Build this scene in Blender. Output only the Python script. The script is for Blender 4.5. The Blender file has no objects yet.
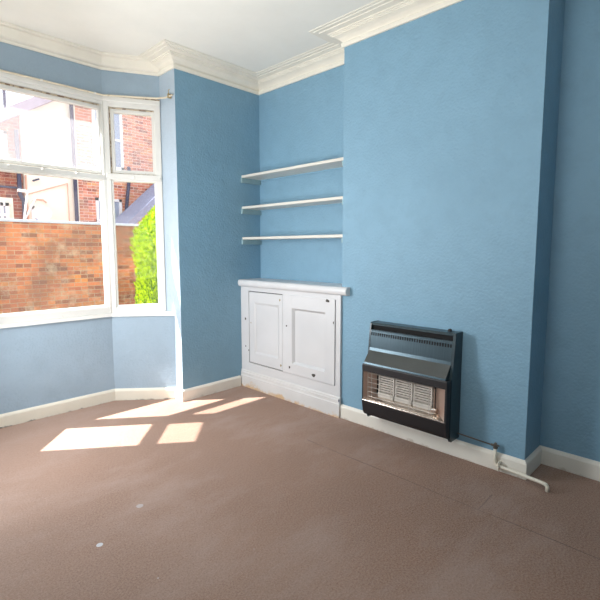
import bpy, bmesh, math, random
from mathutils import Vector, Matrix
random.seed(7)
C = bpy.context.scene.collection
PI = math.pi

# ------------------------------------------------------------------ dimensions (metres)
CEIL = 2.619            # ceiling height
PIER = -0.818           # inner end of the wall pier beside the bay
XL0, XL1 = -2.02, -2.32 # left corner of the bay front, left pier end
AX, AY = -1.182, 0.413  # right corner of the bay front
LFY = 0.085            # left side window meets the left pier
BY = 0.223              # where the side window meets the reveal
LOWY = 0.095            # where the lower side wall meets the reveal
CHX = -0.211            # chimney breast face
ALC = -1.110            # alcove / chimney breast edge
CHR = -2.344            # right edge of the chimney breast
RX = 0.0415             # right alcove wall
SILL, HEAD = 0.70, 2.335
ROOM_L, ROOM_B = -4.3, -4.7

# ------------------------------------------------------------------ helpers
def srgb(r, g, b):
    f = lambda c: c / 12.92 if c <= 0.04045 else ((c + 0.055) / 1.055) ** 2.4
    return (f(r / 255), f(g / 255), f(b / 255), 1)

class MB:
    def __init__(s): s.bm = bmesh.new()
    def box(s, x0, x1, y0, y1, z0, z1, M=None):
        ps = [(x, y, z) for x in (x0, x1) for y in (y0, y1) for z in (z0, z1)]
        vs = [s.bm.verts.new(M @ Vector(p) if M else p) for p in ps]
        for f in ((0,1,3,2),(4,6,7,5),(0,4,5,1),(2,3,7,6),(0,2,6,4),(1,5,7,3)):
            s.bm.faces.new([vs[i] for i in f])
        return s
    def bbox(s, x0, x1, y0, y1, z0, z1, b=0.003, M=None, seg=2):
        t = bmesh.new()
        r = bmesh.ops.create_cube(t, size=1)
        bmesh.ops.scale(t, vec=(abs(x1-x0), abs(y1-y0), abs(z1-z0)), verts=t.verts)
        bmesh.ops.translate(t, vec=((x0+x1)/2, (y0+y1)/2, (z0+z1)/2), verts=t.verts)
        bmesh.ops.bevel(t, geom=t.edges[:], offset=b, segments=seg, affect='EDGES', profile=0.5)
        if M: bmesh.ops.transform(t, matrix=M, verts=t.verts)
        s.merge(t); return s
    def merge(s, t):
        m = {}
        for v in t.verts: m[v] = s.bm.verts.new(v.co)
        for f in t.faces:
            try: s.bm.faces.new([m[v] for v in f.verts])
            except ValueError: pass
        t.free()
    def prism(s, poly, z0, z1):
        lo = [s.bm.verts.new((x, y, z0)) for x, y in poly]
        hi = [s.bm.verts.new((x, y, z1)) for x, y in poly]
        n = len(poly)
        s.bm.faces.new(lo[::-1]); s.bm.faces.new(hi)
        for i in range(n): s.bm.faces.new((lo[i], lo[(i+1) % n], hi[(i+1) % n], hi[i]))
        return s
    def extr(s, prof, axis_pts, M=None):
        # prof: list of 2D (a,b); axis 0..1: extrude along third coordinate c0->c1 ; coordinates (b? ) order (a, c, b)
        c0, c1 = axis_pts
        A = [Vector((a, c0, b)) for a, b in prof]; B = [Vector((a, c1, b)) for a, b in prof]
        if M: A = [M @ p for p in A]; B = [M @ p for p in B]
        A = [s.bm.verts.new(p) for p in A]; B = [s.bm.verts.new(p) for p in B]
        n = len(prof)
        s.bm.faces.new(A); s.bm.faces.new(B[::-1])
        for i in range(n): s.bm.faces.new((A[i], B[i], B[(i+1) % n], A[(i+1) % n]))
        return s
    def tube(s, pts, r, seg=12, caps=True):
        pts = [Vector(p) for p in pts]; rings = []
        rs = r if isinstance(r, (list, tuple)) else [r] * len(pts)
        prev = None
        for i, p in enumerate(pts):
            if i == 0: t = pts[1] - p
            elif i == len(pts) - 1: t = p - pts[-2]
            else: t = (pts[i+1] - p).normalized() + (p - pts[i-1]).normalized()
            t.normalize()
            if prev is None:
                u = t.orthogonal().normalized()
            else:
                u = (prev - t * prev.dot(t))
                u = u.normalized() if u.length > 1e-6 else t.orthogonal().normalized()
            prev = u; w = t.cross(u)
            rings.append([s.bm.verts.new(p + rs[i] * (math.cos(a) * u + math.sin(a) * w)) for a in [2 * PI * k / seg for k in range(seg)]])
        for a, b in zip(rings, rings[1:]):
            for k in range(seg): s.bm.faces.new((a[k], a[(k+1) % seg], b[(k+1) % seg], b[k]))
        if caps: s.bm.faces.new(rings[0][::-1]); s.bm.faces.new(rings[-1])
        return s
    def sweep(s, prof, path, side=-1):
        # prof (out, z) swept along a 2D path with mitred corners; room lies on the right (side=-1)
        n = len(path); rings = []
        for i in range(n):
            P = Vector(path[i])
            ds = []
            if i > 0: ds.append((P - Vector(path[i-1])).normalized())
            if i < n-1: ds.append((Vector(path[i+1]) - P).normalized())
            ns = [Vector((-d.y, d.x)) * side * 1.0 for d in ds]
            if len(ns) == 2:
                m = ns[0] + ns[1]; m = m / m.length; m = m / max(0.2, m.dot(ns[0]))
            else: m = ns[0]
            rings.append([s.bm.verts.new((P.x + m.x*o, P.y + m.y*o, z)) for o, z in prof])
        k = len(prof)
        for a, b in zip(rings, rings[1:]):
            for j in range(k): s.bm.faces.new((a[j], a[(j+1) % k], b[(j+1) % k], b[j]))
        s.bm.faces.new(rings[0]); s.bm.faces.new(rings[-1][::-1])
        return s
    def disc(s, c, n, r, th=0.001, seg=10, jit=0.0):
        c = Vector(c); n = Vector(n).normalized(); u = n.orthogonal().normalized(); w = n.cross(u)
        R = [r * (1 + random.uniform(-jit, jit)) for _ in range(seg)]
        a = [s.bm.verts.new(c + R[k]*(math.cos(2*PI*k/seg)*u + math.sin(2*PI*k/seg)*w)) for k in range(seg)]
        b = [s.bm.verts.new(v.co + n*th) for v in a]
        s.bm.faces.new(a[::-1]); s.bm.faces.new(b)
        for k in range(seg): s.bm.faces.new((a[k], a[(k+1) % seg], b[(k+1) % seg], b[k]))
        return s
    def build(s, name, mat, parent=None, smooth=False, origin=None):
        bmesh.ops.recalc_face_normals(s.bm, faces=s.bm.faces)
        me = bpy.data.meshes.new(name); s.bm.to_mesh(me); s.bm.free()
        if smooth:
            for p in me.polygons: p.use_smooth = True
        me.materials.append(mat)
        o = bpy.data.objects.new(name, me); C.objects.link(o)
        if parent is not None:
            o.parent = parent
            w = Vector(parent.location)
            if parent.parent: w = w + Vector(parent.parent.location)
            me.transform(Matrix.Translation(-w))
        elif origin is not None:
            me.transform(Matrix.Translation(-Vector(origin))); o.location = origin
        return o

def tag(o, label=None, cat=None, group=None, kind=None):
    if label: o['label'] = label
    if cat: o['category'] = cat
    if group: o['group'] = group
    if kind: o['kind'] = kind
    return o
def thing(name, loc, label, cat, group=None, kind=None):
    o = bpy.data.objects.new(name, None); C.objects.link(o); o.location = loc
    o.empty_display_size = 0.1
    return tag(o, label, cat, group, kind)

# ------------------------------------------------------------------ materials
class NT:
    def __init__(s, name):
        s.m = bpy.data.materials.new(name); s.m.use_nodes = True
        s.t = s.m.node_tree; s.n = s.t.nodes; s.l = s.t.links
        s.b = s.n['Principled BSDF']; s.out = s.n['Material Output']
        s.co = s.n.new('ShaderNodeTexCoord').outputs['Object']
    def node(s, kind, **kw):
        n = s.n.new(kind)
        for k, v in kw.items(): setattr(n, k, v)
        return n
    def noise(s, scale, detail=4, rough=0.5, vec=None, dist=0):
        n = s.node('ShaderNodeTexNoise'); n.inputs['Scale'].default_value = scale
        n.inputs['Detail'].default_value = detail; n.inputs['Roughness'].default_value = rough
        n.inputs['Distortion'].default_value = dist
        s.l.new(vec or s.co, n.inputs['Vector']); return n.outputs['Fac']
    def mapping(s, scale=(1,1,1), loc=(0,0,0), rot=(0,0,0), vec=None):
        n = s.node('ShaderNodeMapping'); n.inputs['Scale'].default_value = scale
        n.inputs['Location'].default_value = loc; n.inputs['Rotation'].default_value = rot
        s.l.new(vec or s.co, n.inputs['Vector']); return n.outputs[0]
    def ramp(s, fac, stops):
        n = s.node('ShaderNodeValToRGB'); e = n.color_ramp.elements
        while len(e) < len(stops): e.new(0.5)
        for i, (p, c) in enumerate(stops):
            e[i].position = p; e[i].color = c if len(c) == 4 else (*c, 1)
        s.l.new(fac, n.inputs[0]); return n.outputs[0]
    def mix(s, fac, a, b, mode='MIX'):
        n = s.node('ShaderNodeMix', data_type='RGBA', blend_type=mode)
        for sock, v in ((n.inputs[0], fac), (n.inputs[6], a), (n.inputs[7], b)):
            if hasattr(v, 'is_output'): s.l.new(v, sock)
            else: sock.default_value = v
        return n.outputs[2]
    def math(s, op, a, b=0.0, c=0.0, clamp=False):
        n = s.node('ShaderNodeMath', operation=op); n.use_clamp = clamp
        for i, v in enumerate((a, b, c)):
            if hasattr(v, 'is_output'): s.l.new(v, n.inputs[i])
            else: n.inputs[i].default_value = v
        return n.outputs[0]
    def sep(s, vec=None):
        n = s.node('ShaderNodeSeparateXYZ'); s.l.new(vec or s.co, n.inputs[0]); return n.outputs
    def comb(s, x, y, z):
        n = s.node('ShaderNodeCombineXYZ')
        for i, v in enumerate((x, y, z)):
            if hasattr(v, 'is_output'): s.l.new(v, n.inputs[i])
            else: n.inputs[i].default_value = v
        return n.outputs[0]
    def bump(s, h, strength=0.3, dist=0.01):
        n = s.node('ShaderNodeBump'); n.inputs['Strength'].default_value = strength
        n.inputs['Distance'].default_value = dist; s.l.new(h, n.inputs['Height'])
        s.l.new(n.outputs[0], s.b.inputs['Normal'])
    def color(s, c):
        if hasattr(c, 'is_output'): s.l.new(c, s.b.inputs['Base Color'])
        else: s.b.inputs['Base Color'].default_value = c
    def set(s, rough=0.5, metal=0.0, spec=None):
        s.b.inputs['Roughness'].default_value = rough; s.b.inputs['Metallic'].default_value = metal
        if spec is not None: s.b.inputs['Specular IOR Level'].default_value = spec
        return s

def plain(name, col, rough=0.5, metal=0.0, var=0.06, bump=0.0, scale=8):
    t = NT(name); d = tuple(c * (1 - var * 2) for c in col[:3]) + (1,)
    l = tuple(min(1, c * (1 + var)) for c in col[:3]) + (1,)
    t.color(t.ramp(t.noise(scale, 5, 0.6), [(0.3, d), (0.7, l)])); t.set(rough, metal)
    if bump: t.bump(t.noise(scale * 12, 3), bump, 0.003)
    return t.m

def wall_paint(name, base, rough=0.6):
    t = NT(name)
    big = t.noise(1.3, 5, 0.6); mid = t.noise(9, 6, 0.65)
    c = t.ramp(big, [(0.3, tuple(x * 0.93 for x in base[:3])), (0.7, tuple(min(1, x * 1.05) for x in base[:3]))])
    c2 = t.mix(t.ramp(mid, [(0.45, (0,0,0)), (0.8, (1,1,1))]), c, tuple(x * 0.9 for x in base[:3]) + (1,))
    t.color(c2); t.set(rough)
    # anaglypta / woodchip relief
    a = t.noise(75, 3, 0.6); v = t.node('ShaderNodeTexVoronoi'); v.inputs['Scale'].default_value = 60
    t.l.new(t.co, v.inputs['Vector'])
    b = t.math('MULTIPLY', v.outputs['Distance'], -0.6); h = t.math('ADD', a, b)
    h = t.math('ADD', h, t.math('MULTIPLY', t.noise(14, 3), 0.8))
    t.bump(h, 0.4, 0.006)
    return t.m

BLUE = srgb(146, 190, 212)
M = {}
M['wall'] = wall_paint('blue_wall_paint', (0.202, 0.366, 0.492, 1))
M['wall_glare'] = wall_paint('blue_paint_window_glare', (0.32, 0.42, 0.51, 1))  # same blue paint, with glare from the bay windows put into the colour
M['wall_reveal_glare'] = wall_paint('reveal_paint_window_glare', (0.41, 0.50, 0.585, 1))  # wall blue lightened further: window brightness on the reveal painted in
def pale(o, test, m='wall_glare'):
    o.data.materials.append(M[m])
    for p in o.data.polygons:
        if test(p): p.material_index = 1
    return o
M['ceiling'] = plain('ceiling_white', srgb(240, 238, 230), 0.8, var=0.02, bump=0.05, scale=3)
M['cornice'] = plain('cornice_white', srgb(236, 231, 218), 0.6, var=0.03, scale=5)

def white_gloss(name, base=srgb(236, 235, 230), wear_sheen=0.5, stain=srgb(150, 110, 70), thresh=0.66, sc=14):
    t = NT(name)
    n = t.noise(sc, 8, 0.7, dist=0.6); n2 = t.noise(2.2, 3)
    m = t.math('MULTIPLY', t.ramp(n, [(thresh, (0,0,0)), (thresh + 0.05, (1,1,1))]), wear_sheen)
    g = t.ramp(n2, [(0.3, tuple(c * 0.9 for c in base[:3])), (0.65, base)])
    t.color(t.mix(m, g, stain)); t.set(0.32)
    t.bump(t.noise(30, 4), 0.06, 0.003)
    return t.m
M['gloss'] = white_gloss('white_gloss_paint', wear_sheen=0.25, thresh=0.7)
M['frame'] = white_gloss('window_frame_paint', srgb(222, 221, 216), 0.6, srgb(150, 120, 84), 0.66, 22)
M['rust'] = white_gloss('stained_window_edge', srgb(205, 190, 165), 0.9, srgb(110, 84, 58), 0.5, 30)
M['rail'] = white_gloss('worn_rail_paint', srgb(222, 212, 190), 0.8, srgb(150, 122, 86), 0.6, 9)
M['shelf'] = white_gloss('shelf_paint', srgb(216, 213, 204), 0.2)

def skirting(name, base, dirt, zmax=0.03, amt=0.8, th=0.47):
    t = NT(name); x, y, z = t.sep()
    n = t.noise(7, 8, 0.75, dist=0.3)
    edge = t.math('SUBTRACT', n, t.math('MULTIPLY', z, 1 / zmax * 0.2))
    m = t.math('MULTIPLY', t.ramp(edge, [(th, (0,0,0)), (th + 0.1, (1,1,1))]), amt)
    g = t.ramp(t.noise(5, 4), [(0.3, tuple(c * 0.92 for c in base[:3])), (0.6, base)])
    t.color(t.mix(m, g, dirt)); t.set(0.4)
    return t.m
M['skirt'] = skirting('skirting_paint', srgb(230, 226, 216), srgb(150, 128, 100), 0.03, 0.45)
M['skirt_bay'] = skirting('flaking_skirting', srgb(226, 220, 205), srgb(84, 84, 80), 0.022, 1)
M['plinth'] = skirting('worn_plinth_paint', srgb(214, 213, 212), srgb(206, 168, 116), 0.05, 0.8, 0.40)
M['cupboard'] = white_gloss('cupboard_paint', srgb(210, 211, 213), 0.35, srgb(190, 165, 130), 0.68, 9)
M['dark'] = plain('dark_gap', srgb(38, 38, 40), 0.8)
M['chip'] = plain('exposed_dark_wood', srgb(62, 56, 50), 0.7)
M['brass'] = plain('tarnished_brass', srgb(170, 150, 105), 0.4, 0.6)

# carpet
t = NT('brown_carpet')
x, y, z = t.sep()
fine = t.noise(130, 5, 0.85); pile = t.noise(120, 4, 0.75); big = t.noise(0.9, 4, 0.55, dist=0.4)
mp = t.mapping((1.0, 2.2, 1), rot=(0, 0, 0.7)); streak = t.noise(1.3, 7, 0.7, vec=mp)
wear_sheen = t.ramp(t.math('ADD', t.math('MULTIPLY', x, -0.45), t.math('SUBTRACT', t.noise(0.8, 3), 0.75)), [(0.15, (0,0,0)), (0.85, (1,1,1))])  # greyer toward the left: floor sheen and light falloff put into the colour
c = t.ramp(big, [(0.3, srgb(124, 91, 69)), (0.7, srgb(150, 114, 91))])
c = t.mix(t.math('MULTIPLY', t.ramp(streak, [(0.48, (0,0,0)), (0.72, (1,1,1))]), 0.6), c, srgb(178, 158, 150))
c = t.mix(t.math('MULTIPLY', wear_sheen, 0.5), c, srgb(174, 154, 143))
c = t.mix(t.math('MULTIPLY', t.ramp(pile, [(0.35, (1,1,1)), (0.6, (0,0,0))]), 0.4), c, srgb(98, 72, 58))
c = t.mix(t.math('MULTIPLY', t.ramp(fine, [(0.4, (0,0,0)), (0.62, (1,1,1))]), 0.6), c, srgb(184, 158, 146))
wob = t.math('MULTIPLY', t.math('SUBTRACT', t.noise(3, 4), 0.5), 0.02)
seam = t.math('ABSOLUTE', t.math('ADD', t.math('ADD', x, 0.662), wob))
sm = t.math('LESS_THAN', seam, 0.0035)
sm = t.math('MULTIPLY', sm, t.math('LESS_THAN', y, -1.2))
sm2 = t.math('LESS_THAN', t.math('ABSOLUTE', t.math('ADD', t.math('ADD', y, 2.29), wob)), 0.004)
sm2 = t.math('MULTIPLY', sm2, t.math('MULTIPLY', t.math('GREATER_THAN', x, -0.66), t.math('LESS_THAN', x, -0.49)))
sm = t.math('MULTIPLY', t.math('MULTIPLY', t.math('MAXIMUM', sm, sm2), 0.5), t.ramp(t.noise(2.5, 3), [(0.3, (.25,.25,.25)), (0.6, (1,1,1))]))
c = t.mix(sm, c, srgb(50, 36, 30))
def spot(px, py, r):
    dx = t.math('SUBTRACT', x, px); dy = t.math('SUBTRACT', y, py)
    return t.math('LESS_THAN', t.math('ADD', t.math('MULTIPLY', dx, dx), t.math('MULTIPLY', dy, dy)), r * r)
c = t.mix(t.math('MULTIPLY', spot(-1.984, -1.289, .013), .8), c, srgb(215, 218, 225))
c = t.mix(t.math('MULTIPLY', spot(-1.74, -1.141, .016), .4), c, srgb(205, 208, 215))
fleck = t.ramp(t.noise(26, 2), [(0.79, (0,0,0)), (0.81, (1,1,1))])
c = t.mix(t.math('MULTIPLY', fleck, 0.6), c, srgb(205, 205, 205))
t.color(c); t.set(0.95, spec=0.1); t.b.inputs['Sheen Weight'].default_value = 0.15
t.bump(t.math('ADD', fine, t.math('ADD', pile, t.math('MULTIPLY', sm, -3))), 0.6, 0.006)
M['carpet'] = t.m

def brick(name, c1, c2, mortar, bw=0.225, rh=0.075, axis='x', white=0.0, old=0.5):
    t = NT(name); x, y, z = t.sep()
    v = t.comb(x if axis == 'x' else y, z, 0)
    v2 = t.node('ShaderNodeVectorMath', operation='ADD'); t.l.new(v, v2.inputs[0])
    nn = t.node('ShaderNodeTexNoise'); nn.inputs['Scale'].default_value = 8; t.l.new(t.co, nn.inputs['Vector'])
    sc = t.node('ShaderNodeVectorMath', operation='SCALE'); t.l.new(nn.outputs['Color'], sc.inputs[0]); sc.inputs['Scale'].default_value = 0.012
    t.l.new(sc.outputs[0], v2.inputs[1])
    b = t.node('ShaderNodeTexBrick'); t.l.new(v2.outputs[0], b.inputs['Vector'])
    b.inputs['Scale'].default_value = 1; b.inputs['Brick Width'].default_value = bw
    b.inputs['Row Height'].default_value = rh; b.inputs['Mortar Size'].default_value = 0.006
    b.inputs['Mortar Smooth'].default_value = 0.3; b.inputs['Bias'].default_value = -0.1
    b.inputs['Color1'].default_value = c1; b.inputs['Color2'].default_value = c2; b.inputs['Mortar'].default_value = mortar
    col = b.outputs['Color']
    row = t.math('FLOOR', t.math('DIVIDE', z, rh))
    hor = x if axis == 'x' else y
    colm = t.math('FLOOR', t.math('ADD', t.math('DIVIDE', hor, bw), t.math('MULTIPLY', t.math('MODULO', t.math('ABSOLUTE', row), 2), 0.5)))
    wn = t.node('ShaderNodeTexWhiteNoise'); wn.noise_dimensions = '2D'; t.l.new(t.comb(colm, row, 0), wn.inputs['Vector'])
    tone = t.ramp(wn.outputs['Value'], [(0.0, (.42, .42, .5)), (0.16, (.6, .58, .62)), (0.3, (.9, .85, .85)), (0.6, (1, 1, 1)), (0.85, (1.0, 1.08, 1.05)), (1.0, (1.0, 1.15, .7))])
    fm = t.math('SUBTRACT', 1, b.outputs['Fac'], clamp=True)
    col = t.mix(t.math('MULTIPLY', fm, 1.0), col, tone, 'MULTIPLY')
    p = t.noise(1.2, 5, 0.6)
    col = t.mix(t.math('MULTIPLY', t.ramp(p, [(0.42, (0,0,0)), (0.62, (1,1,1))]), old), col, srgb(128, 92, 70))
    q = t.noise(3.5, 6, 0.7)
    col = t.mix(t.math('MULTIPLY', t.ramp(q, [(0.52, (0,0,0)), (0.68, (1,1,1))]), 0.5), col, srgb(226, 196, 160))
    if white:
        wz = t.ramp(t.math('ADD', t.math('MULTIPLY', z, -1.6), t.noise(5, 5, 0.7)), [(0.22, (0,0,0)), (0.4, (1,1,1))])
        col = t.mix(t.math('MULTIPLY', wz, white), col, srgb(215, 210, 200))
    t.color(col); t.set(0.9)
    t.bump(t.math('ADD', b.outputs['Fac'], t.math('MULTIPLY', t.noise(60, 3), -0.4)), -0.5, 0.01)
    return t.m
M['brick_garden'] = brick('garden_wall_brick', srgb(240, 138, 74), srgb(205, 112, 70), srgb(205, 168, 128), rh=0.072, white=0.8, old=0.65)
M['brick_house'] = brick('house_brick', srgb(236, 162, 136), srgb(216, 128, 106), srgb(245, 225, 212), old=0.15)
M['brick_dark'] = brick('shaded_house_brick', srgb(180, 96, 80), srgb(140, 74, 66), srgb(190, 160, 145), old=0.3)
M['render'] = plain('cream_render', srgb(255, 247, 232), 0.9, var=0.02)
M['coping'] = plain('pale_coping', srgb(212, 214, 222), 0.8)
M['slate'] = plain('blue_slate', srgb(150, 160, 190), 0.6, var=0.2, scale=20)
M['fascia'] = plain('brown_fascia', srgb(196, 184, 200), 0.7)
M['pipe_dark'] = plain('dark_drainpipe', srgb(60, 62, 92), 0.5)
M['terracotta'] = plain('terracotta_strip', srgb(228, 176, 154), 0.8)
M['upvc'] = plain('white_window_plastic', srgb(245, 247, 250), 0.4, var=0.02)
M['pane_far'] = plain('far_window_pane', srgb(165, 178, 200), 0.1)
M['paving'] = plain('garden_paving', srgb(112, 108, 100), 0.9, var=0.15)
M['bark'] = plain('bark', srgb(96, 72, 52), 0.9)

t = NT('conifer_leaves')
c = t.ramp(t.noise(22, 4), [(0.38, srgb(84, 130, 0)), (0.58, srgb(206, 228, 8))]); t.color(c); t.set(0.6)
tr = t.node('ShaderNodeBsdfTranslucent'); t.l.new(c, tr.inputs[0])
mx = t.node('ShaderNodeMixShader'); mx.inputs[0].default_value = 0.45
t.l.new(t.b.outputs[0], mx.inputs[1]); t.l.new(tr.outputs[0], mx.inputs[2]); t.l.new(mx.outputs[0], t.out.inputs[0])
M['leaf'] = t.m

def glass(name, haze, tint=(1,1,1,1)):
    t = NT(name); n = t.n; n.remove(t.b)
    a = t.node('ShaderNodeBsdfTransparent'); a.inputs[0].default_value = (0.97, 0.98, 0.98, 1)
    g = t.node('ShaderNodeBsdfGlossy'); g.inputs['Roughness'].default_value = 0.03
    m1 = t.node('ShaderNodeMixShader'); m1.inputs[0].default_value = 0.006
    t.l.new(a.outputs[0], m1.inputs[1]); t.l.new(g.outputs[0], m1.inputs[2])
    tl = t.node('ShaderNodeBsdfTranslucent'); tl.inputs[0].default_value = tint
    m2 = t.node('ShaderNodeMixShader')
    f = t.math('MULTIPLY', t.ramp(t.noise(4, 4, 0.6), [(0.2, (0.7,0.7,0.7)), (0.8, (1,1,1))]), haze)
    t.l.new(f, m2.inputs[0]); t.l.new(m1.outputs[0], m2.inputs[1]); t.l.new(tl.outputs[0], m2.inputs[2])
    t.l.new(m2.outputs[0], t.out.inputs[0]); return t.m
M['glass'] = glass('clear_window_glass', 0.02)
M['glass_hazy'] = glass('hazy_window_glass', 0.15, (0.97, 0.96, 1, 1))

# heater materials
t = NT('heater_black_enamel'); t.color(t.ramp(t.noise(40, 3), [(0.3, srgb(24, 44, 52)), (0.7, srgb(34, 58, 66))])); t.set(0.38)
t.b.inputs['Coat Weight'].default_value = 0.2; M['enamel'] = t.m
t = NT('heater_brushed_top'); mp = t.mapping((1, 160, 4)); t.color(t.ramp(t.noise(1, 3, vec=mp), [(0.3, srgb(60, 76, 84)), (0.7, srgb(70, 86, 94))])); t.set(0.3, 0.6)
M['brushed'] = t.m
M['black'] = plain('deep_black', (0.006, 0.006, 0.007, 1), 0.9)
M['enamel_matt'] = plain('heater_matt_black', srgb(34, 33, 36), 0.5)
M['chrome'] = plain('heater_reflector', srgb(225, 215, 205), 0.22, 0.9, var=0.05)
M['copper_refl'] = plain('heater_side_reflector', srgb(205, 178, 164), 0.35, 0.75)
M['ceramic'] = plain('fire_ceramic', srgb(214, 208, 200), 0.7, var=0.08, scale=30)
M['wire'] = plain('guard_wire', srgb(205, 200, 195), 0.3, 0.8)
M['pipe_white'] = white_gloss('painted_pipe', srgb(226, 220, 205), 0.4, srgb(130, 115, 95), 0.62, 40)
M['copper_dull'] = plain('dull_copper_pipe', srgb(110, 104, 96), 0.45, 0.6)

# ------------------------------------------------------------------ room shell
def S(o, label, cat): return tag(o, label, cat, kind='structure')
S(MB().box(ROOM_L, 0.3, ROOM_B, 0.6, -0.08, 0).build('floor', M['carpet']), 'worn brown fitted carpet with a seam running along it', 'floor')
S(MB().prism([(ROOM_L - 0.2, 0.15), (ROOM_L - 0.2, ROOM_B - 0.2), (0.4, ROOM_B - 0.2), (0.4, 0.29), (PIER + .1, 0.29), (AX + .05, AY + .19), (XL0 - .05, AY + .19), (XL1 - .1, LFY + .13), (XL1 - .1, 0.15)], CEIL, CEIL + 0.1).build('ceiling', M['ceiling']), 'plain white ceiling above the whole room', 'ceiling')
S(pale(MB().box(PIER, RX + 0.25, 0, 0.285, 0, CEIL).build('wall_front_right', M['wall']), lambda p: p.normal.x < -0.9, 'wall_reveal_glare'), 'blue wall pier between the bay window and the alcove', 'wall')
S(MB().box(ROOM_L - 0.2, XL1, 0, 0.16, 0, CEIL).build('wall_front_left', M['wall']), 'blue wall left of the bay window', 'wall')
S(MB().box(0, 0.25, ALC, 0, 0, CEIL).build('wall_alcove', M['wall']), 'blue back wall of the shelved alcove', 'wall')
S(MB().box(CHX, 0.25, CHR, ALC, 0, CEIL).build('wall_chimney', M['wall']), 'blue textured chimney breast behind the gas heater', 'wall')
S(MB().box(RX, RX + 0.25, ROOM_B, CHR, 0, CEIL).build('wall_right', M['wall']), 'shaded blue wall right of the chimney breast', 'wall')
S(MB().box(ROOM_L - 0.2, RX + 0.25, ROOM_B - 0.2, ROOM_B, 0, CEIL).build('wall_back', M['wall']), 'blue wall behind the viewer', 'wall')
S(MB().box(ROOM_L - 0.2, ROOM_L, ROOM_B, 0, 0, CEIL).build('wall_left', M['wall']), 'blue wall on the far left side of the room', 'wall')
def off(p, q, d):
    v = (Vector(q) - Vector(p)).normalized(); n = Vector((-v.y, v.x)); return n * d
# bay walls below and above the windows  (lower side walls are thicker on the inside)
A = (AX, AY); B = (PIER, BY); BL = (PIER, LOWY); A2 = (XL0, AY); B2 = (XL1, LFY); BL2 = (XL1, LFY - .04)
TH = 0.11
lo, hi = SILL - 0.025, HEAD
mb = MB().prism([A, BL, (PIER, BY + 0.06), (AX + 0.05, AY + TH), (AX, AY + TH)], 0, lo)
mb.prism([A, B, (PIER, BY + 0.062), (AX + 0.05, AY + TH), (AX, AY + TH)], hi, CEIL)
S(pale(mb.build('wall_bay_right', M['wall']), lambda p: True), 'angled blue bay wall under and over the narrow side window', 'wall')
mb = MB().prism([A2, BL2, (XL1, LFY + 0.12), (XL0 - 0.05, AY + TH), (XL0, AY + TH)], 0, lo)
mb.prism([A2, B2, (XL1, LFY + 0.122), (XL0 - 0.05, AY + TH), (XL0, AY + TH)], hi, CEIL)
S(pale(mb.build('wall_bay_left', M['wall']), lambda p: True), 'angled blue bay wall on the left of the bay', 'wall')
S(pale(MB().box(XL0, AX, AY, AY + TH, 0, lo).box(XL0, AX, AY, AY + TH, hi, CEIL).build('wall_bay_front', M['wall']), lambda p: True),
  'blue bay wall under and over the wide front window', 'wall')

# cornices
z = CEIL - 0.1
prof = [(0, z), (0.012, z), (0.016, z+.024), (0.014, z+.027), (0.007, z+.029), (0.009, z+.033), (0.018, z+.042), (0.034, z+.054), (0.054, z+.062),
        (0.060, z+.063), (0.060, z+.068), (0.068, z+.069), (0.069, z+.075), (0.078, z+.076), (0.079, z+.083), (0.118, z+.086), (0.120, z+.091), (0.146, z+.091), (0.148, z+.095), (0.167, z+.096), (0.167, CEIL), (0, CEIL)]
path = [(PIER, BY), (PIER, 0), (0, 0), (0, ALC), (CHX, ALC), (CHX, CHR), (RX, CHR), (RX, ROOM_B)]
S(MB().sweep(prof, path).build('trim_1', M['cornice']), 'cream moulded cornice round pier, alcove and chimney breast', 'cornice')
path = [(RX, ROOM_B), (ROOM_L, ROOM_B), (ROOM_L, 0), (XL1, 0), (XL1, LFY)]
S(MB().sweep(prof, path).build('trim_2', M['cornice']), 'cream moulded cornice along the walls behind the viewer', 'cornice')
prof = [(0, z), (0.009, z), (0.012, z+.016), (0.03, z+.022), (0.036, z+.03), (0.040, z+.046), (0.046, z+.075), (0.05, z+.082), (0.066, z+.084), (0.07, z+.092), (0.078, z+.094), (0.078, CEIL), (0, CEIL)]
S(MB().sweep(prof, [B2, A2, A, B]).build('trim_3', M['cornice']), 'smaller white cornice following the bay above the windows', 'cornice')

# skirting boards
def skp(h, th): return [(0, 0), (th, 0), (th, h - 0.018), (th * 0.75, h - 0.008), (th * 0.4, h - 0.003), (th * 0.3, h), (0, h)]
S(MB().sweep(skp(0.092, 0.016), [BL2, A2, A, BL]).build('baseboard_bay', M['skirt_bay']), 'white skirting board with flaking foot under the bay window', 'baseboard')
S(MB().sweep(skp(0.092, 0.016), [BL, (PIER, 0), (-0.250, 0)]).build('baseboard_front', M['skirt']), 'cream skirting board along the wall pier', 'baseboard')
S(MB().sweep(skp(0.098, 0.016), [(CHX, ALC), (CHX, CHR), (RX, CHR), (RX, ROOM_B)]).build('baseboard_right', M['skirt']), 'cream skirting board under the gas heater and round the chimney breast', 'baseboard')
S(MB().sweep(skp(0.092, 0.016), [(RX - .02, ROOM_B), (ROOM_L, ROOM_B), (ROOM_L, 0), (XL1, 0), BL2]).build('baseboard_left', M['skirt']), 'cream skirting board round the left of the room', 'baseboard')

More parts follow.
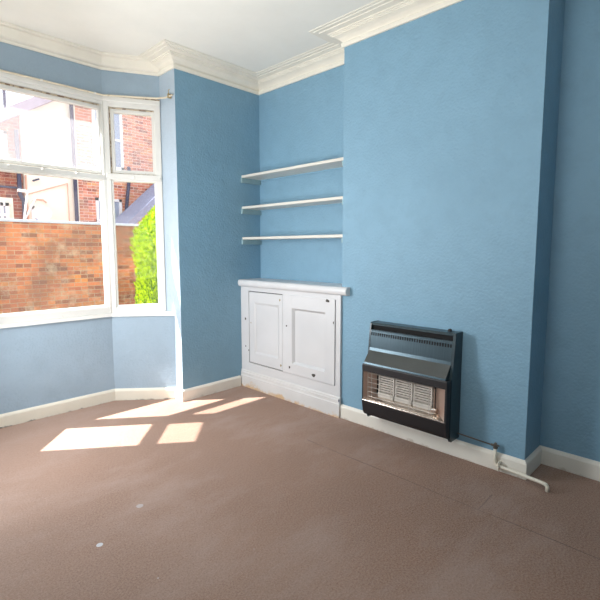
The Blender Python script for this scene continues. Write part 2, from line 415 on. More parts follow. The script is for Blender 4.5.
# window sill board
ns = 0.020
def inset(path, d):
    out = []
    for i, P in enumerate(path):
        P = Vector(P); ds = []
        if i > 0: ds.append((P - Vector(path[i-1])).normalized())
        if i < len(path)-1: ds.append((Vector(path[i+1]) - P).normalized())
        nn = [Vector((v.y, -v.x)) for v in ds]
        if len(nn) == 2:
            m = (nn[0] + nn[1]).normalized(); m = m / m.dot(nn[0])
        else: m = nn[0]
        out.append((P.x + m.x * d, P.y + m.y * d))
    return out
inner = inset([BL2, A2, A, BL], ns); inner[0] = (XL1 + 0.001, inner[0][1]); inner[-1] = (PIER - 0.001, inner[-1][1])
poly = inner + [(PIER - 0.001, BY + 0.055), (AX + 0.04, AY + 0.08), (XL0 - 0.04, AY + 0.08), (XL1 + 0.001, LFY + 0.10)]
S(MB().prism(poly, SILL - 0.025, SILL).build('trim_4', M['gloss']), 'white painted window board running round the bay', 'window sill')

# ------------------------------------------------------------------ windows (frame in local coords: s along, t outward, z)
def window(name, P, Q, label, up, low, posts, knobs=(), stayside=1):
    P = Vector((*P, 0)); Q = Vector((*Q, 0)); d = (Q - P).normalized(); L = (Q - P).length
    n = Vector((-d.y, d.x, 0))
    Mx = Matrix(((d.x, n.x, 0, P.x), (d.y, n.y, 0, P.y), (0, 0, 1, 0), (0, 0, 0, 1)))
    w = thing(name, (P + Q) / 2 + Vector((0, 0, SILL)), label, 'window', kind='structure')
    def bx(mb, a, b, c, e, f, g, r=0.004): mb.bbox(a, b, c, e, f, g, r, Mx)
    z0, z1 = SILL, HEAD
    u0, u1, uz0, uz1 = up; l0, l1, lz0, lz1 = low
    fr = MB()
    bx(fr, posts[0], l0 - 0.012, -0.012, 0.075, z0, z1)
    bx(fr, l1 + 0.012, L - posts[1], -0.012, 0.075, z0, z1)
    bx(fr, posts[0], L - posts[1], -0.010, 0.075, uz1 + 0.035, z1)          # head
    bx(fr, posts[0], L - posts[1], -0.010, 0.075, z0, lz0 - 0.008)           # bottom rail
    fr.build('window_frame', M['frame'], w)
    tr = MB()
    bx(tr, posts[0] + .004, L - posts[1] - .004, -0.020, 0.07, lz1 + 0.008, uz0 - 0.030, 0.006)
    tr.build('transom', M['frame'], w)
    hd = MB()
    bx(hd, -0.0 + posts[0], L - posts[1], -0.026, 0.0, z1 - 0.040, z1 - 0.004, 0.006)
    hd.build('head_moulding', M['frame'], w)
    st = MB()
    bx(st, posts[0], L - posts[1], -0.029, 0.0, z1 - 0.004, z1 + 0.002, 0.001)
    st.build('stained_top_edge', M['rust'], w)
    # lower glazing beads
    bd = MB(); k = 0.013
    bx(bd, l0 - k, l0, 0.002, 0.06, lz0 - k, lz1 + k, .003); bx(bd, l1, l1 + k, 0.002, 0.06, lz0 - k, lz1 + k, .003)
    bx(bd, l0 - k, l1 + k, 0.002, 0.06, lz0 - k, lz0, .003); bx(bd, l0 - k, l1 + k, 0.002, 0.06, lz1, lz1 + k, .003)
    bd.build('glazing_bead', M['gloss'], w)
    MB().box(l0 - .004, l1 + .004, 0.028, 0.032, lz0 - .004, lz1 + .004, Mx).build('lower_pane', M['glass'], w)
    # opening casement above
    cs = MB(); k = 0.026
    bx(cs, u0 - k, u0, 0.006, 0.05, uz0 - k, uz1 + k); bx(cs, u1, u1 + k, 0.006, 0.05, uz0 - k, uz1 + k)
    bx(cs, u0 - k, u1 + k, 0.008, 0.05, uz0 - k, uz0); bx(cs, u0 - k, u1 + k, 0.008, 0.05, uz1, uz1 + k)
    c = cs.build('casement', M['frame'], w)
    MB().box(u0 - .004, u1 + .004, 0.026, 0.030, uz0 - .004, uz1 + .004, Mx).build('upper_pane', M['glass_hazy'], c)
    e = MB(); k2 = k + 0.006
    bx(e, u0 - k2, u0 - k + .001, 0.0, 0.03, uz0 - k2, uz1 + k2, .001); bx(e, u1 + k - .001, u1 + k2, 0.0, 0.03, uz0 - k2, uz1 + k2, .001)
    bx(e, u0 - k2, u1 + k2, 0.0, 0.03, uz1 + k - .001, uz1 + k2, .001); bx(e, u0 - k2, u1 + k2, 0.0, 0.03, uz0 - k2, uz0 - k + .001, .001)
    e.build('stained_rebate', M['rust'], w)
    for s_, z_ in knobs:
        kb = MB(); kb.tube([Mx @ Vector((s_, -0.020, z_)), Mx @ Vector((s_, -0.026, z_)), Mx @ Vector((s_, -0.031, z_))], [0.007, 0.007, 0.004], 10)
        kb.build('stay_pin', M['gloss'], w)
    return w
LR = math.hypot(PIER - AX, BY - AY)
window('window_1', A2, A, 'wide front bay window with clear lower pane and hazy upper casement',
       (0.085, 0.805, 1.785, 2.235), (0.075, 0.812, 0.762, 1.708), (0.0, 0.0), [(0.20, 1.742), (0.40, 1.742), (0.62, 1.742)])
window('window_2', A, B, 'narrow right side bay window with a conifer seen through it',
       (0.074, 0.345, 1.800, 2.225), (0.052, 0.352, 0.757, 1.716), (0.0, 0.0), [(0.2, 1.745), (0.39, 1.745)])
LLd = math.hypot(XL1 - XL0, LFY - AY)
window('window_3', B2, A2, 'narrow left side bay window beyond the picture edge',
       (0.060, LLd - 0.068, 1.800, 2.225), (0.046, LLd - 0.050, 0.757, 1.716), (0.0, 0.0), [(0.2, 1.745)])
# rounded posts at bay corners
for (px, py), nm in ((A, 'right'), (A2, 'left')):
    S(MB().tube([(px, py + 0.012, SILL), (px, py + 0.012, HEAD)], 0.026, 14).build('trim_5' if nm == 'right' else 'trim_6', M['frame'], smooth=True),
      'rounded white mullion at the %s corner of the bay' % nm, 'mullion')

# curtain rail
cr = thing('curtain_rail', (AX, AY - 0.03, HEAD), 'thin worn cream curtain rail running round the top of the bay windows', 'curtain rail')
pth = inset([(XL1, LFY - .02), (XL0, AY), (AX, AY), (PIER, BY)], 0.036)
pth[-1] = (PIER - 0.060, BY - 0.06)
pp = [(x_, y_, HEAD - 0.006) for x_, y_ in pth] + [(PIER - 0.022, 0.10, HEAD - 0.006), (PIER - 0.018, 0.004, HEAD - 0.008)]
MB().tube(pp, 0.0065, 8).build('rail', M['rail'], cr, smooth=True)
for bxp, byp in ((-1.6, AY), (-1.25, AY), (-1.9, AY)):
    MB().bbox(bxp - .008, bxp + .008, byp - 0.05, byp, HEAD - 0.012, HEAD - 0.001, .002).build('bracket', M['frame'], cr)
mb = MB().bbox(PIER - 0.03, PIER, 0.045, 0.057, HEAD - 0.02, HEAD + 0.012, .002)
mb.tube([(PIER - 0.020, 0.05, HEAD), (PIER - 0.024, 0.05, HEAD + 0.035), (PIER - 0.014, 0.05, HEAD + 0.045)], 0.003, 6)
tag(mb.build('bracket', M['brass'], cr), 'hooked metal end bracket on the reveal')

# ------------------------------------------------------------------ alcove shelves
for zt, nm in ((1.8184, 'highest'), (1.5585, 'middle'), (1.2996, 'lowest')):
    lab = {'highest': 'white painted alcove shelf, highest of the three, underside showing',
           'middle': 'white painted alcove shelf between the highest and the lowest one',
           'lowest': 'white painted alcove shelf directly above the cupboard, seen edge on'}[nm]
    s_ = thing('alcove_shelf', (0, ALC / 2, zt), lab, 'shelf', 'shelves in the alcove')
    MB().bbox(-0.206, 0, ALC + 0.001, -0.001, zt - 0.021, zt, 0.003).build('board', M['shelf'], s_)
    M.setdefault('batten', plain('batten_paint', srgb(140, 170, 178), 0.5))
    MB().bbox(-0.214, 0, -0.020, 0, zt - 0.062, zt - 0.0205, 0.002).build('batten', M['batten'], s_)
    MB().bbox(-0.200, 0, ALC, ALC + 0.020, zt - 0.058, zt - 0.0205, 0.002).build('batten', M['batten'], s_)
    MB().bbox(-0.012, 0, ALC + 0.020, -0.020, zt - 0.032, zt - 0.0205, 0.002).build('batten', M['wall'], s_)

# ------------------------------------------------------------------ cupboard
FX = -0.228
cb = thing('alcove_cupboard', (-0.12, ALC / 2, 0), 'white painted two door alcove cupboard with thick rounded top and chipped paint', 'cupboard')
# top with half round front nose
mb = MB()
pr = [(0.0, 0.880), (-0.238, 0.880)] + [(-0.238 - 0.022 * math.sin(a), 0.909 - 0.029 * math.cos(a)) for a in [PI * k / 8 for k in range(1, 8)]] + [(-0.238, 0.938), (0.0, 0.938)]
mb.extr(pr, (ALC + 0.001, -0.001))
pr2 = [(CHX - 0.001, 0.880)] + pr[1:-1] + [(CHX - 0.001, 0.938)]
mb.extr(pr2, (ALC - 0.070, ALC + 0.001))
mb.build('top', M['cupboard'], cb)
fb = MB()
T = 0.017
fb.box(FX, FX + T, -0.105, -0.001, 0.15, 0.880); fb.box(FX, FX + T, ALC - 0.002, -1.070, 0.15, 0.880)
fb.box(FX, FX + T, -0.560, -0.525, 0.22, 0.845)
fb.box(FX, FX + T, -1.070, -0.105, 0.845, 0.880); fb.box(FX, FX + T, -1.070, -0.105, 0.15, 0.222)
fb.build('face_frame', M['cupboard'], cb)
MB().box(FX + 0.018, FX + 0.024, -1.075, -0.10, 0.2, 0.86).build('inside_shadow_board', M['dark'], cb)
pl = MB(); pl.extr([(FX + .01, 0), (FX - 0.014, 0), (FX - 0.014, 0.098), (FX - 0.010, 0.104), (FX - 0.010, 0.128), (FX - 0.006, 0.132), (FX - 0.006, 0.143), (FX - 0.002, 0.150), (FX + .01, 0.150)], (ALC - 0.006, -0.001))
pl.build('plinth', M['plinth'], cb)
def door(y0, y1, z0, z1, p0, p1, q0, q1, xo, tilt, lab):
    # y0>y1 (left to right in view)
    dn = thing('door', (0, 0, 0), None, None); dn.parent = cb; 
    return dn
def make_door(y0, y1, z0, z1, p0, p1, q0, q1, xo, deep):
    b = MB(); x0, x1 = xo, xo + 0.020
    r = 0.002
    b.bbox(x0, x1, p0, y0, z0, z1, r); b.bbox(x0, x1, y1, p1, z0, z1, r)
    b.bbox(x0 + .0003, x1, p1 - .001, p0 + .001, z0, q0, r); b.bbox(x0 + .0003, x1, p1 - .001, p0 + .001, q1, z1, r)
    d = b.build('door', M['cupboard'], cb)
    MB().box(x0 + deep, x0 + deep + .004, p1 - .002, p0 + .002, q0 - .002, q1 + .002).build('panel', M['cupboard'], d)
    # bevelled moulding round the panel
    m = MB(); k = 0.016
    for a, bb, c_, e_ in ((p0, p0 - k, q0, q1), (p1, p1 + k, q0, q1)):
        vs = [(x0, a, q0), (x0, a, q1), (x0 + deep - .001, bb, q1 - k), (x0 + deep - .001, bb, q0 + k)]
        m.bm.faces.new([m.bm.verts.new(v) for v in vs])
    for a, bb in ((q0, q0 + k), (q1, q1 - k)):
        vs = [(x0, p0, a), (x0, p1, a), (x0 + deep - .001, p1 + k, bb), (x0 + deep - .001, p0 - k, bb)]
        m.bm.faces.new([m.bm.verts.new(v) for v in vs])
    m.build('panel_moulding', M['cupboard'], d)
    return d
dl = make_door(-0.112, -0.523, 0.230, 0.838, -0.182, -0.480, 0.318, 0.750, FX - 0.001, 0.007)
dr = make_door(-0.562, -1.066, 0.226, 0.846, -0.636, -0.976, 0.308, 0.745, FX - 0.008, 0.020)
def chip(y, z, r, d, x, mat='chip', st=1.0, nm='paint_chip'):
    m = MB(); m.disc((x, 0, 0), (-1, 0, 0), r, 0.0012, 11, 0.3)
    bmesh.ops.scale(m.bm, vec=(1, st, 1), verts=m.bm.verts)
    bmesh.ops.translate(m.bm, vec=(0, y, z), verts=m.bm.verts)
    m.build(nm, M[mat], d)
xl, xr = FX - 0.001, FX - 0.008
chip(-0.495, 0.795, 0.011, dl, xl, 'brass', 0.7, 'keyhole'); chip(-0.505, 0.268, 0.010, dl, xl, 'brass', 0.8, 'keyhole')
chip(-1.000, 0.832, 0.011, dr, xr, st=1.7); chip(-0.868, 0.262, 0.012, dr, xr, st=1.8)
chip(-0.610, 0.275, 0.010, dr, xr, 'chip', 0.8, 'keyhole'); chip(-0.578, 0.60, 0.006, dr, xr, st=1.2)
chip(-0.060, 0.60, 0.012, cb, FX, st=0.6); chip(-0.135, 0.575, 0.006, dl, xl, 'brass')
chip(-1.055, 0.68, 0.008, dr, xr, st=.5); chip(-0.06, 0.36, 0.007, cb, FX); chip(-0.10, 0.33, 0.006, cb, FX)
chip(-1.113, 0.128, 0.014, cb, FX - 0.012, 'pipe_dark', .4)

# ------------------------------------------------------------------ gas heater
Y0, Y1 = -1.412, -1.986
ht = thing('gas_heater', (CHX, (Y0 + Y1) / 2, 0.10), 'black wall mounted gas heater with chrome barred radiant grille', 'heater')
def hx(dp): return CHX - dp
def slab(mb, prof, y0, y1): mb.extr([(hx(d), z_) for d, z_ in prof], (y0, y1))
SP = [(0, .735), (.078, .735), (.084, .728), (.104, .560), (.118, .47), (.118, .145), (.10, .115), (0, .115)]
for q0_, q1_ in ((Y1, Y1 + .016), (Y0 - .010, Y0)):
    mb = MB(); slab(mb, SP, q0_, q1_); mb.build('side_panel', M['enamel'], ht)
ya, yb = Y1 + .016, Y0 - .010
mb = MB()
slab(mb, [(0, .733), (.078, .733), (.083, .727), (.083, .718), (.0, .718)], yb, ya)            # top rim
mb.build('top_rim', M['enamel'], ht)
MB().box(hx(.070), hx(.0), ya, yb, .67, .718).build('vent_slot', M['black'], ht)
mb = MB()
up = [(.02, .688), (.086, .688), (.089, .682), (.099, .575), (.105, .557), (.160, .490), (.163, .480), (.15, .474), (.02, .474)]
slab(mb, up, ya, yb)
cg = mb.build('casing', M['brushed'], ht)
M['slope'] = plain('heater_slope_reflection', srgb(78, 82, 82), 0.3, 0.4, var=0.05)  # reflected light on the slope painted as a greyer metal
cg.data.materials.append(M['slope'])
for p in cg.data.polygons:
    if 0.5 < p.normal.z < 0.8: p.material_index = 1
sl = MB(); nsl = 34
for i in range(nsl):
    yy = ya + (yb - ya) * (i + .5) / nsl
    sl.box(hx(.0925), hx(.084), yy - .0042, yy + .0042, .652, .672)
sl.build('vent_louvre', M['black'], ht)
# lower fascia (projects in front)
mb = MB(); f0, f1 = Y1 + .004, Y0 - .002
slab(mb, [(.02, .478), (.165, .478), (.168, .472), (.166, .432), (.02, .432)], f0, f1)
slab(mb, [(.02, .246), (.166, .246), (.168, .240), (.154, .165), (.140, .146), (.02, .146)], f0, f1)
slab(mb, [(.02, .432), (.166, .432), (.166, .246), (.02, .246)], f0, f0 + .010)
slab(mb, [(.02, .432), (.166, .432), (.166, .246), (.02, .246)], f1 - .006, f1)
mb.build('front_fascia', M['enamel_matt'], ht)
# fire box interior
g0, g1 = f0 + .010, f1 - .006
MB().box(hx(.075), hx(.06), g0, g1, .25, .432).build('firebox_back', M['black'], ht)
mb = MB(); 
def quadbox(mb, pts, th=(0.002, 0, 0)):
    a = [mb.bm.verts.new(Vector(p)) for p in pts]; b_ = [mb.bm.verts.new(Vector(p) + Vector(th)) for p in pts]
    mb.bm.faces.new(a); mb.bm.faces.new(b_[::-1])
    for i in range(4): mb.bm.faces.new((a[i], b_[i], b_[(i+1) % 4], a[(i+1) % 4]))
quadbox(mb, [(hx(.164), g1 - .001, .250), (hx(.164), g1 - .001, .430), (hx(.085), g1 - .05, .430), (hx(.085), g1 - .05, .250)])
mb.build('left_reflector', M['copper_refl'], ht)
mb = MB()
quadbox(mb, [(hx(.164), g0 + .001, .250), (hx(.164), g0 + .001, .430), (hx(.100), g0 + .085, .430), (hx(.100), g0 + .085, .250)])
mb.build('right_reflector', M['copper_refl'], ht)
mb = MB()
quadbox(mb, [(hx(.164), g0, .248), (hx(.164), g1, .248), (hx(.10), g1 - .04, .276), (hx(.10), g0 + .05, .276)], (0, 0, .002))
mb.build('floor_reflector', M['chrome'], ht)
MB().bbox(hx(.170), hx(.160), f0 + .006, f1 - .004, .243, .250, .002).build('chrome_lip', M['chrome'], ht)
rads = [(-1.500, -1.612), (-1.622, -1.738), (-1.748, -1.866)]
for ra, rb in rads[:3]:
    r_ = MB(); r_.bbox(hx(.118), hx(.080), rb, ra, .272, .300, .003)
    r_.box(hx(.108), hx(.080), rb, rb + .007, .27, .425); r_.box(hx(.108), hx(.080), ra - .007, ra, .27, .425)
    nb = 8
    for k in range(nb):
        zc = .308 + k * .0150
        r_.box(hx(.106), hx(.082), rb + .006, ra - .006, zc, zc + .0075)
    r_.build('radiant', M['ceramic'], ht)
mb = MB()
for k in range(6):
    zc = .272 + k * .0300
    mb.tube([(hx(.150), g1 - .03, zc), (hx(.150), g0 + .075, zc)], .0022, 6)
for yy in (-1.448, -1.476, -1.617, -1.743, -1.870):
    mb.tube([(hx(.150), yy, .262), (hx(.150), yy, .425)], .0022, 6)
mb.build('wire_guard', M['wire'], ht)
mb = MB(); mb.bbox(hx(.150), hx(.11), -1.912, -1.880, .272, .300, .006); mb.tube([(hx(.14), -1.896, .29), (hx(.14), -1.896, .415)], .004, 8)
mb.build('pilot_burner', M['chrome'], ht)
mb = MB(); mb.tube([(hx(.045), -1.930, .735), (hx(.045), -1.930, .742), (hx(.045), -1.930, .749)], [.012, .012, .008], 14)
mb.build('control_knob', M['enamel_matt'], ht, smooth=False)
mb = MB(); mb.box(hx(.10), hx(.02), f0 + .02, f1 - .06, .130, .146); mb.build('bottom_tray', M['enamel_matt'], ht)

# ------------------------------------------------------------------ gas pipe
gp = thing('gas_pipe', (-0.25, -2.2, 0), 'thin gas pipe from the heater turning white and entering the carpet', 'pipe')
MB().tube([(-0.235, -1.95, .150), (-0.235, -1.99, .147), (-0.238, -2.195, .140)], .004, 10).build('copper_tube', M['copper_dull'], gp, smooth=True)
mb = MB(); mb.tube([(-0.238, -2.203, .124), (-0.238, -2.203, .152), (-0.238, -2.203, .158)], [.0085, .0085, .005], 12)
mb.tube([(-0.238, -2.180, .142), (-0.238, -2.203, .142)], .007, 10)
mb.tube([(-0.238, -2.203, .126), (-0.238, -2.203, .136)], .012, 6)
mb.tube([(-0.238, -2.203, .148), (-0.250, -2.225, .150)], .004, 8)
mb.build('valve', M['copper_dull'], gp)
zz = 0.036; pts = [(-0.238, -2.203, .128), (-0.238, -2.203, .060)]
for k in range(1, 6):
    a = k / 5 * PI / 2; pts.append((-0.238 - 0.006 * k / 5, -2.203 - 0.020 * (1 - math.cos(a)), .060 - (.060 - zz) * math.sin(a)))
pts += [(-0.246, -2.25, zz), (-0.268, -2.440, zz)]
for k in range(1, 6):
    a = k / 5 * PI / 2; pts.append((-0.270, -2.455 - 0.018 * math.sin(a), zz - 0.018 * (1 - math.cos(a))))
pts.append((-0.270, -2.473, -.002))
MB().tube(pts, .0095, 14).build('painted_tube', M['pipe_white'], gp, smooth=True)
mb = MB(); mb.box(-0.262, -0.226, -2.232, -2.225, .015, .062); mb.build('pipe_clip', M['pipe_white'], gp)

# ------------------------------------------------------------------ outside
GZ = -0.55
S(MB().box(-14, 16, 0.62, 30, GZ - 0.1, GZ).build('ground', M['paving']), 'pale garden ground outside the bay window', 'ground')
gw = thing('garden_wall', (0.5, 5.5, GZ), 'weathered orange brick garden wall with pale coping outside the window', 'wall')
MB().box(-7, 9, 5.4, 5.62, GZ, 1.635).build('brickwork', M['brick_garden'], gw)
MB().bbox(-7, 9, 5.37, 5.65, 1.635, 1.680, 0.008).build('coping', M['coping'], gw)

# conifer
cf = thing('conifer', (1.13, 3.75, GZ), 'bright yellow green columnar conifer in front of the garden wall', 'tree')
MB().tube([(1.13, 3.75, GZ), (1.13, 3.75, 0.3), (1.14, 3.75, 1.5)], [.05, .045, .02], 10).build('trunk', M['bark'], cf)
mb = MB()
core = []
for k in range(20):
    zz_ = GZ + 0.15 + k / 19 * 2.33; t_ = k / 19
    core.append((1.13, 3.75, zz_))
def rad(t_): return 0.375 * (0.72 + 0.5 * math.sin(PI * min(1, 0.18 + t_ * 0.62))) * (1 if t_ < .72 else max(0.05, math.cos((t_ - .72) / .28 * PI / 2)) ** 0.75)
mb.tube(core, [rad(k / 19) * 0.72 for k in range(20)], 14)
rnd = random.Random(3)
for i in range(9000):
    t_ = rnd.random(); a = rnd.uniform(0, 2 * PI)
    lump = 1 + 0.07 * math.sin(5 * a + 9 * t_) + 0.05 * math.sin(17 * t_ + 3 * a)
    r0 = rad(t_) * lump * rnd.uniform(0.72, 1.03)
    p = Vector((1.13 + r0 * math.cos(a), 3.75 + r0 * math.sin(a), GZ + 0.15 + t_ * 2.33))
    up_ = Vector((math.cos(a) * .45, math.sin(a) * .45, 1)) + Vector([rnd.uniform(-.35, .35) for _ in range(3)])
    up_.normalize(); sd = up_.cross(Vector([rnd.uniform(-1, 1) for _ in range(3)])).normalized()
    h_ = rnd.uniform(.04, .085); w_ = rnd.uniform(.010, .02)
    v = [mb.bm.verts.new(q) for q in (p - sd * w_ * .5, p + sd * w_ * .5, p + up_ * h_ * .6 + sd * w_, p + up_ * h_, p + up_ * h_ * .6 - sd * w_)]
    mb.bm.faces.new(v)
mb.build('foliage', M['leaf'], cf)

# neighbouring house (gable wall facing the garden)
HY = 9.0
hs = thing('neighbour_house', (2.5, HY, GZ), 'neighbouring house with cream rendered bay, red brick gable and white windows', 'house')
mb = MB()
def gable(mb, poly, y0, y1):
    A_ = [mb.bm.verts.new((x_, y0, z_)) for x_, z_ in poly]; B_ = [mb.bm.verts.new((x_, y1, z_)) for x_, z_ in poly]
    n = len(poly); mb.bm.faces.new(A_); mb.bm.faces.new(B_[::-1])
    for i in range(n): mb.bm.faces.new((A_[i], B_[i], B_[(i+1) % n], A_[(i+1) % n]))
def roofz(x_): return 3.96 + 0.634 * x_
gable(mb, [(1.70, GZ), (7.6, GZ), (7.6, roofz(1.0)), (4.2, roofz(4.0)), (1.70, roofz(1.70))], HY, HY + 5)
mb.build('brick_wall', M['brick_house'], hs)
mb = MB(); gable(mb, [(0.50, GZ), (1.70, GZ), (1.70, roofz(1.70)), (0.50, roofz(0.50))], HY - .06, HY + 4.9)
mb.build('rendered_wall', M['render'], hs)
mb = MB(); gable(mb, [(-1.5, roofz(-1.5) - .02), (4.2, roofz(4.2) - .02), (4.2, roofz(4.2) + .22), (-1.5, roofz(-1.5) + .22)], HY - .30, HY + 5.1)
gable(mb, [(4.2, roofz(4.2) - .02), (8.0, roofz(0.7)), (8.0, roofz(0.7) + .22), (4.2, roofz(4.2) + .22)], HY - .30, HY + 5.1)
mb.build('roof', M['fascia'], hs)
MB().tube([(1.60, HY - .13, GZ), (1.60, HY - .13, 4.95)], .045, 10).build('drainpipe', M['pipe_dark'], hs)
MB().tube([(2.80, HY - .08, 1.5), (3.04, HY - .08, 3.25), (3.04, HY - .02, 3.4)], .045, 10).build('drainpipe', M['pipe_dark'], hs)
def house_window(x0, x1, z0, z1, par, y=HY, arch=False):
    f = MB(); k = 0.07
    f.box(x0, x0 + k, y - .05, y + .02, z0, z1); f.box(x1 - k, x1, y - .05, y + .02, z0, z1)
    f.box(x0, x1, y - .05, y + .02, z0, z0 + k); f.box(x0, x1, y - .05, y + .02, z1 - k, z1)
    f.box(x0, x1, y - .055, y + .02, (z0 + z1) / 2 - .03, (z0 + z1) / 2 + .03)
    f.box((x0 + x1) / 2 - .03, (x0 + x1) / 2 + .03, y - .05, y + .02, z0, z1)
    f.box(x0 - .05, x1 + .05, y - .10, y, z0 - .08, z0)
    fr = f.build('window', M['upvc'], par)
    MB().box(x0 + .02, x1 - .02, y - .02, y - .01, z0 + .02, z1 - .02).build('pane', M['pane_far'], fr)
    return fr
house_window(2.12, 2.80, 1.35, 2.52, hs); house_window(2.12, 2.90, 3.30, 4.82, hs)
house_window(0.60, 0.95, 1.30, 2.20, hs, HY - .07)
# raised terracotta edging on the render
mb = MB(); mb.tube([(0.50, HY - .09, 2.45), (1.43, HY - .09, 2.80), (1.44, HY - .09, 1.2)], .014, 6); mb.build('edging_strip', M['terracotta'], hs)
mb = MB(); mb.tube([(0.64, HY - .09, 2.30), (0.72, HY - .09, 2.36), (0.86, HY - .09, 2.36), (0.94, HY - .09, 2.30)], .018, 6); mb.build('window_lintel', M['terracotta'], hs)
mb = MB(); mb.tube([(0.66, HY - .12, 2.78), (0.80, HY - .12, 2.84)], .02, 6); mb.build('wall_bracket', M['pipe_dark'], hs)
mb = MB(); mb.tube([(0.53, HY - .08, GZ), (0.53, HY - .08, 2.9)], .018, 8); mb.build('corner_strip', M['terracotta'], hs)

# lean-to with slate roof
ln = thing('lean_to', (3.5, 8.1, GZ), 'lean-to with blue slate roof beside the brick gable', 'outbuilding')
mb = MB(); gable(mb, [(2.42, GZ), (4.6, GZ), (4.6, 3.74), (2.42, 1.74)], 7.7, 8.6); mb.build('wall', M['brick_house'], ln)
mb = MB(); gable(mb, [(2.22, 1.52), (4.8, 3.90), (4.8, 4.12), (2.22, 1.74)], 7.6, 8.64); mb.build('roof', M['slate'], ln)

# brick part left of the render, under the same roof
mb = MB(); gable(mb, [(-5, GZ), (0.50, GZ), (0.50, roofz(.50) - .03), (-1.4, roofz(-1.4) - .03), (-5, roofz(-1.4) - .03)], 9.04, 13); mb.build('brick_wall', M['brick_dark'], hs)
MB().box(-.30, .26, 9.0, 9.04, 1.5, 2.36).build('window_surround', M['render'], hs)
house_window(-0.12, 0.16, 1.70, 2.24, hs, 8.99)
house_window(-0.20, 0.22, 3.05, 3.85, hs, 9.04)
MB().tube([(0.46, 8.92, GZ), (0.46, 8.92, 2.30), (0.395, 8.93, 2.45), (0.395, 8.93, 3.9)], .045, 10).build('drainpipe', M['pipe_dark'], hs)
MB().box(-5, 0.36, 8.98, 9.04, 2.585, 2.625).build('string_course', M['pipe_dark'], hs)
MB().tube([(0.20, 8.9, 4.2), (0.20, 8.9, 5.4)], .03, 8).build('roof_aerial', M['pipe_dark'], hs)

am = thing('aerial_mast', (0.2, 8.2, GZ), 'white angled washing line poles behind the garden wall', 'pole')
MB().tube([(0.20, 8.0, GZ), (0.17, 8.0, 1.6), (0.31, 8.0, 2.45)], .022, 8).build('pole', M['upvc'], am)
MB().tube([(0.05, 8.0, GZ), (0.16, 8.0, 1.7), (0.46, 8.0, 2.30)], .018, 8).build('pole', M['upvc'], am)
MB().tube([(0.12, 8.0, 2.44), (0.33, 8.0, 2.42)], .03, 8).build('cross_arm', M['upvc'], am)
sd = thing('satellite_dish', (0.68, 8.45, GZ), 'small pale satellite dish above the coping of the garden wall', 'satellite dish')
mb = MB(); rings = []
for i in range(6):
    rr = 0.20 * i / 5; dd = 0.05 * (i / 5) ** 2
    rings.append([mb.bm.verts.new((0.68 + rr * math.cos(a), 8.42 - dd, 2.02 + rr * math.sin(a) * .9)) for a in [2 * PI * k / 20 for k in range(20)]])
for a_, b_ in zip(rings[1:], rings[2:]):
    for k in range(20): mb.bm.faces.new((a_[k], a_[(k+1) % 20], b_[(k+1) % 20], b_[k]))
mb.bm.faces.new(rings[1])
mb.build('dish', M['upvc'], sd)
MB().tube([(0.68, 8.43, 2.02), (0.68, 8.50, 1.9), (0.68, 8.50, GZ)], .02, 8).build('arm', M['upvc'], sd)

# ------------------------------------------------------------------ light
def sun_dir(az_deg, el_deg):
    a = math.radians(az_deg); e = math.radians(el_deg)
    return Vector((math.cos(a) * math.cos(e), math.sin(a) * math.cos(e), -math.sin(e)))
sl = bpy.data.lights.new('sun', 'SUN'); sl.energy = 21; sl.angle = math.radians(0.6); sl.color = (1, 0.95, 0.92)
so = bpy.data.objects.new('sun', sl); C.objects.link(so)
so.rotation_euler = sun_dir(-37.4, 57.0).to_track_quat('-Z', 'Y').to_euler(); so.location = (-4, 8, 10)

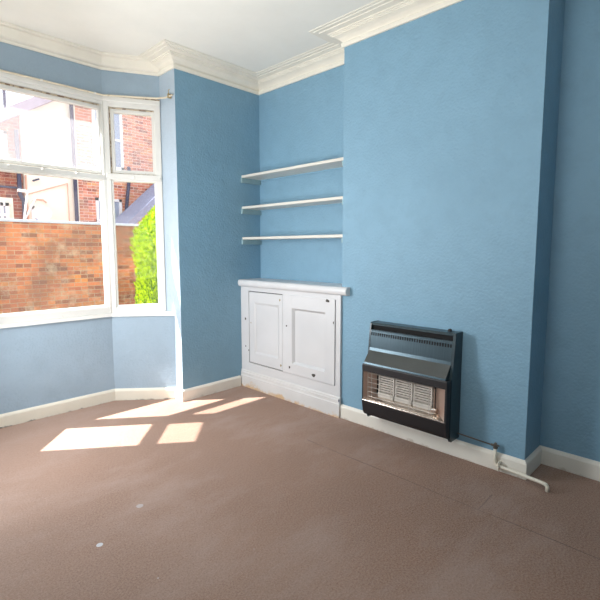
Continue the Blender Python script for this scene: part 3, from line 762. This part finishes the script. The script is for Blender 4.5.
def area(name, loc, target, sx, sy, power, col=(1, 1, 1), spread=180):
    l = bpy.data.lights.new(name, 'AREA'); l.shape = 'RECTANGLE'; l.size = sx; l.size_y = sy; l.energy = power; l.color = col; l.spread = math.radians(spread)
    o = bpy.data.objects.new(name, l); C.objects.link(o); o.location = loc
    o.rotation_euler = (Vector(target) - Vector(loc)).to_track_quat('-Z', 'Y').to_euler()
    return o
area('bay_fill', (-2.21, -0.16, 1.20), (-0.2, -1.5, 0.35), 0.45, 1.1, 34, (0.97, 0.985, 1.0))  # added fill lamp, stands in for daylight from the bay
area('low_fill', (-2.45, -0.75, 0.45), (-1.5, 0.4, 0.4), 0.6, 0.6, 1.3, (1.0, 0.98, 0.95))  # added fill, brightens the wall under the bay windows
area('rear_fill', (-3.2, -4.3, 1.8), (0.0, -2.6, 1.0), 1.2, 1.0, 5, (0.85, 0.95, 1.0))  # added fill behind the camera, lifts the right wall
area('ceiling_bounce_fill', (-2.75, -2.0, 1.25), (-1.9, -1.3, 2.6), 1.4, 1.4, 42, (1.0, 0.98, 0.94))  # added fill aimed upward for ceiling bounce, not a light fitting

w = bpy.data.worlds.new('World'); bpy.context.scene.world = w; w.use_nodes = True
nt = w.node_tree; bg = nt.nodes['Background']
sky = nt.nodes.new('ShaderNodeTexSky'); sky.sky_type = 'NISHITA'; sky.sun_disc = False
sky.sun_elevation = math.radians(56); sky.sun_rotation = math.radians(-50); sky.air_density = 1.2; sky.dust_density = 3
mxn = nt.nodes.new('ShaderNodeMix'); mxn.data_type = 'RGBA'; mxn.inputs[0].default_value = 0.93
sc_ = nt.nodes.new('ShaderNodeVectorMath'); sc_.operation = 'SCALE'; sc_.inputs['Scale'].default_value = 0.15
nt.links.new(sky.outputs[0], sc_.inputs[0]); nt.links.new(sc_.outputs[0], mxn.inputs[6])
mxn.inputs[7].default_value = (0.93, 0.96, 1.0, 1)
nt.links.new(mxn.outputs[2], bg.inputs[0]); bg.inputs[1].default_value = 1.9

# ------------------------------------------------------------------ camera
cd = bpy.data.cameras.new('camera'); cam = bpy.data.objects.new('camera', cd); C.objects.link(cam)
cam.location = (-2.6398, -3.0691, 1.2001)
ya_, pi_ = 0.7991, -0.1031
fw = Vector((math.sin(ya_) * math.cos(pi_), math.cos(ya_) * math.cos(pi_), math.sin(pi_)))
cam.rotation_euler = fw.to_track_quat('-Z', 'Y').to_euler()
cd.sensor_width = 36; cd.lens = 36 * 448.0 / 600; cd.shift_x = -0.5 / 600; cd.shift_y = -4.87 / 600; cd.clip_start = 0.02
bpy.context.scene.camera = cam
vs = bpy.context.scene.view_settings
vs.view_transform = 'Standard'; vs.look = 'None'; vs.exposure = 0.0; vs.gamma = 1.0
bpy.context.scene.cycles.max_bounces = 10; bpy.context.scene.cycles.diffuse_bounces = 6
bpy.context.scene.cycles.transparent_max_bounces = 16
bpy.context.scene.cycles.sample_clamp_indirect = 8
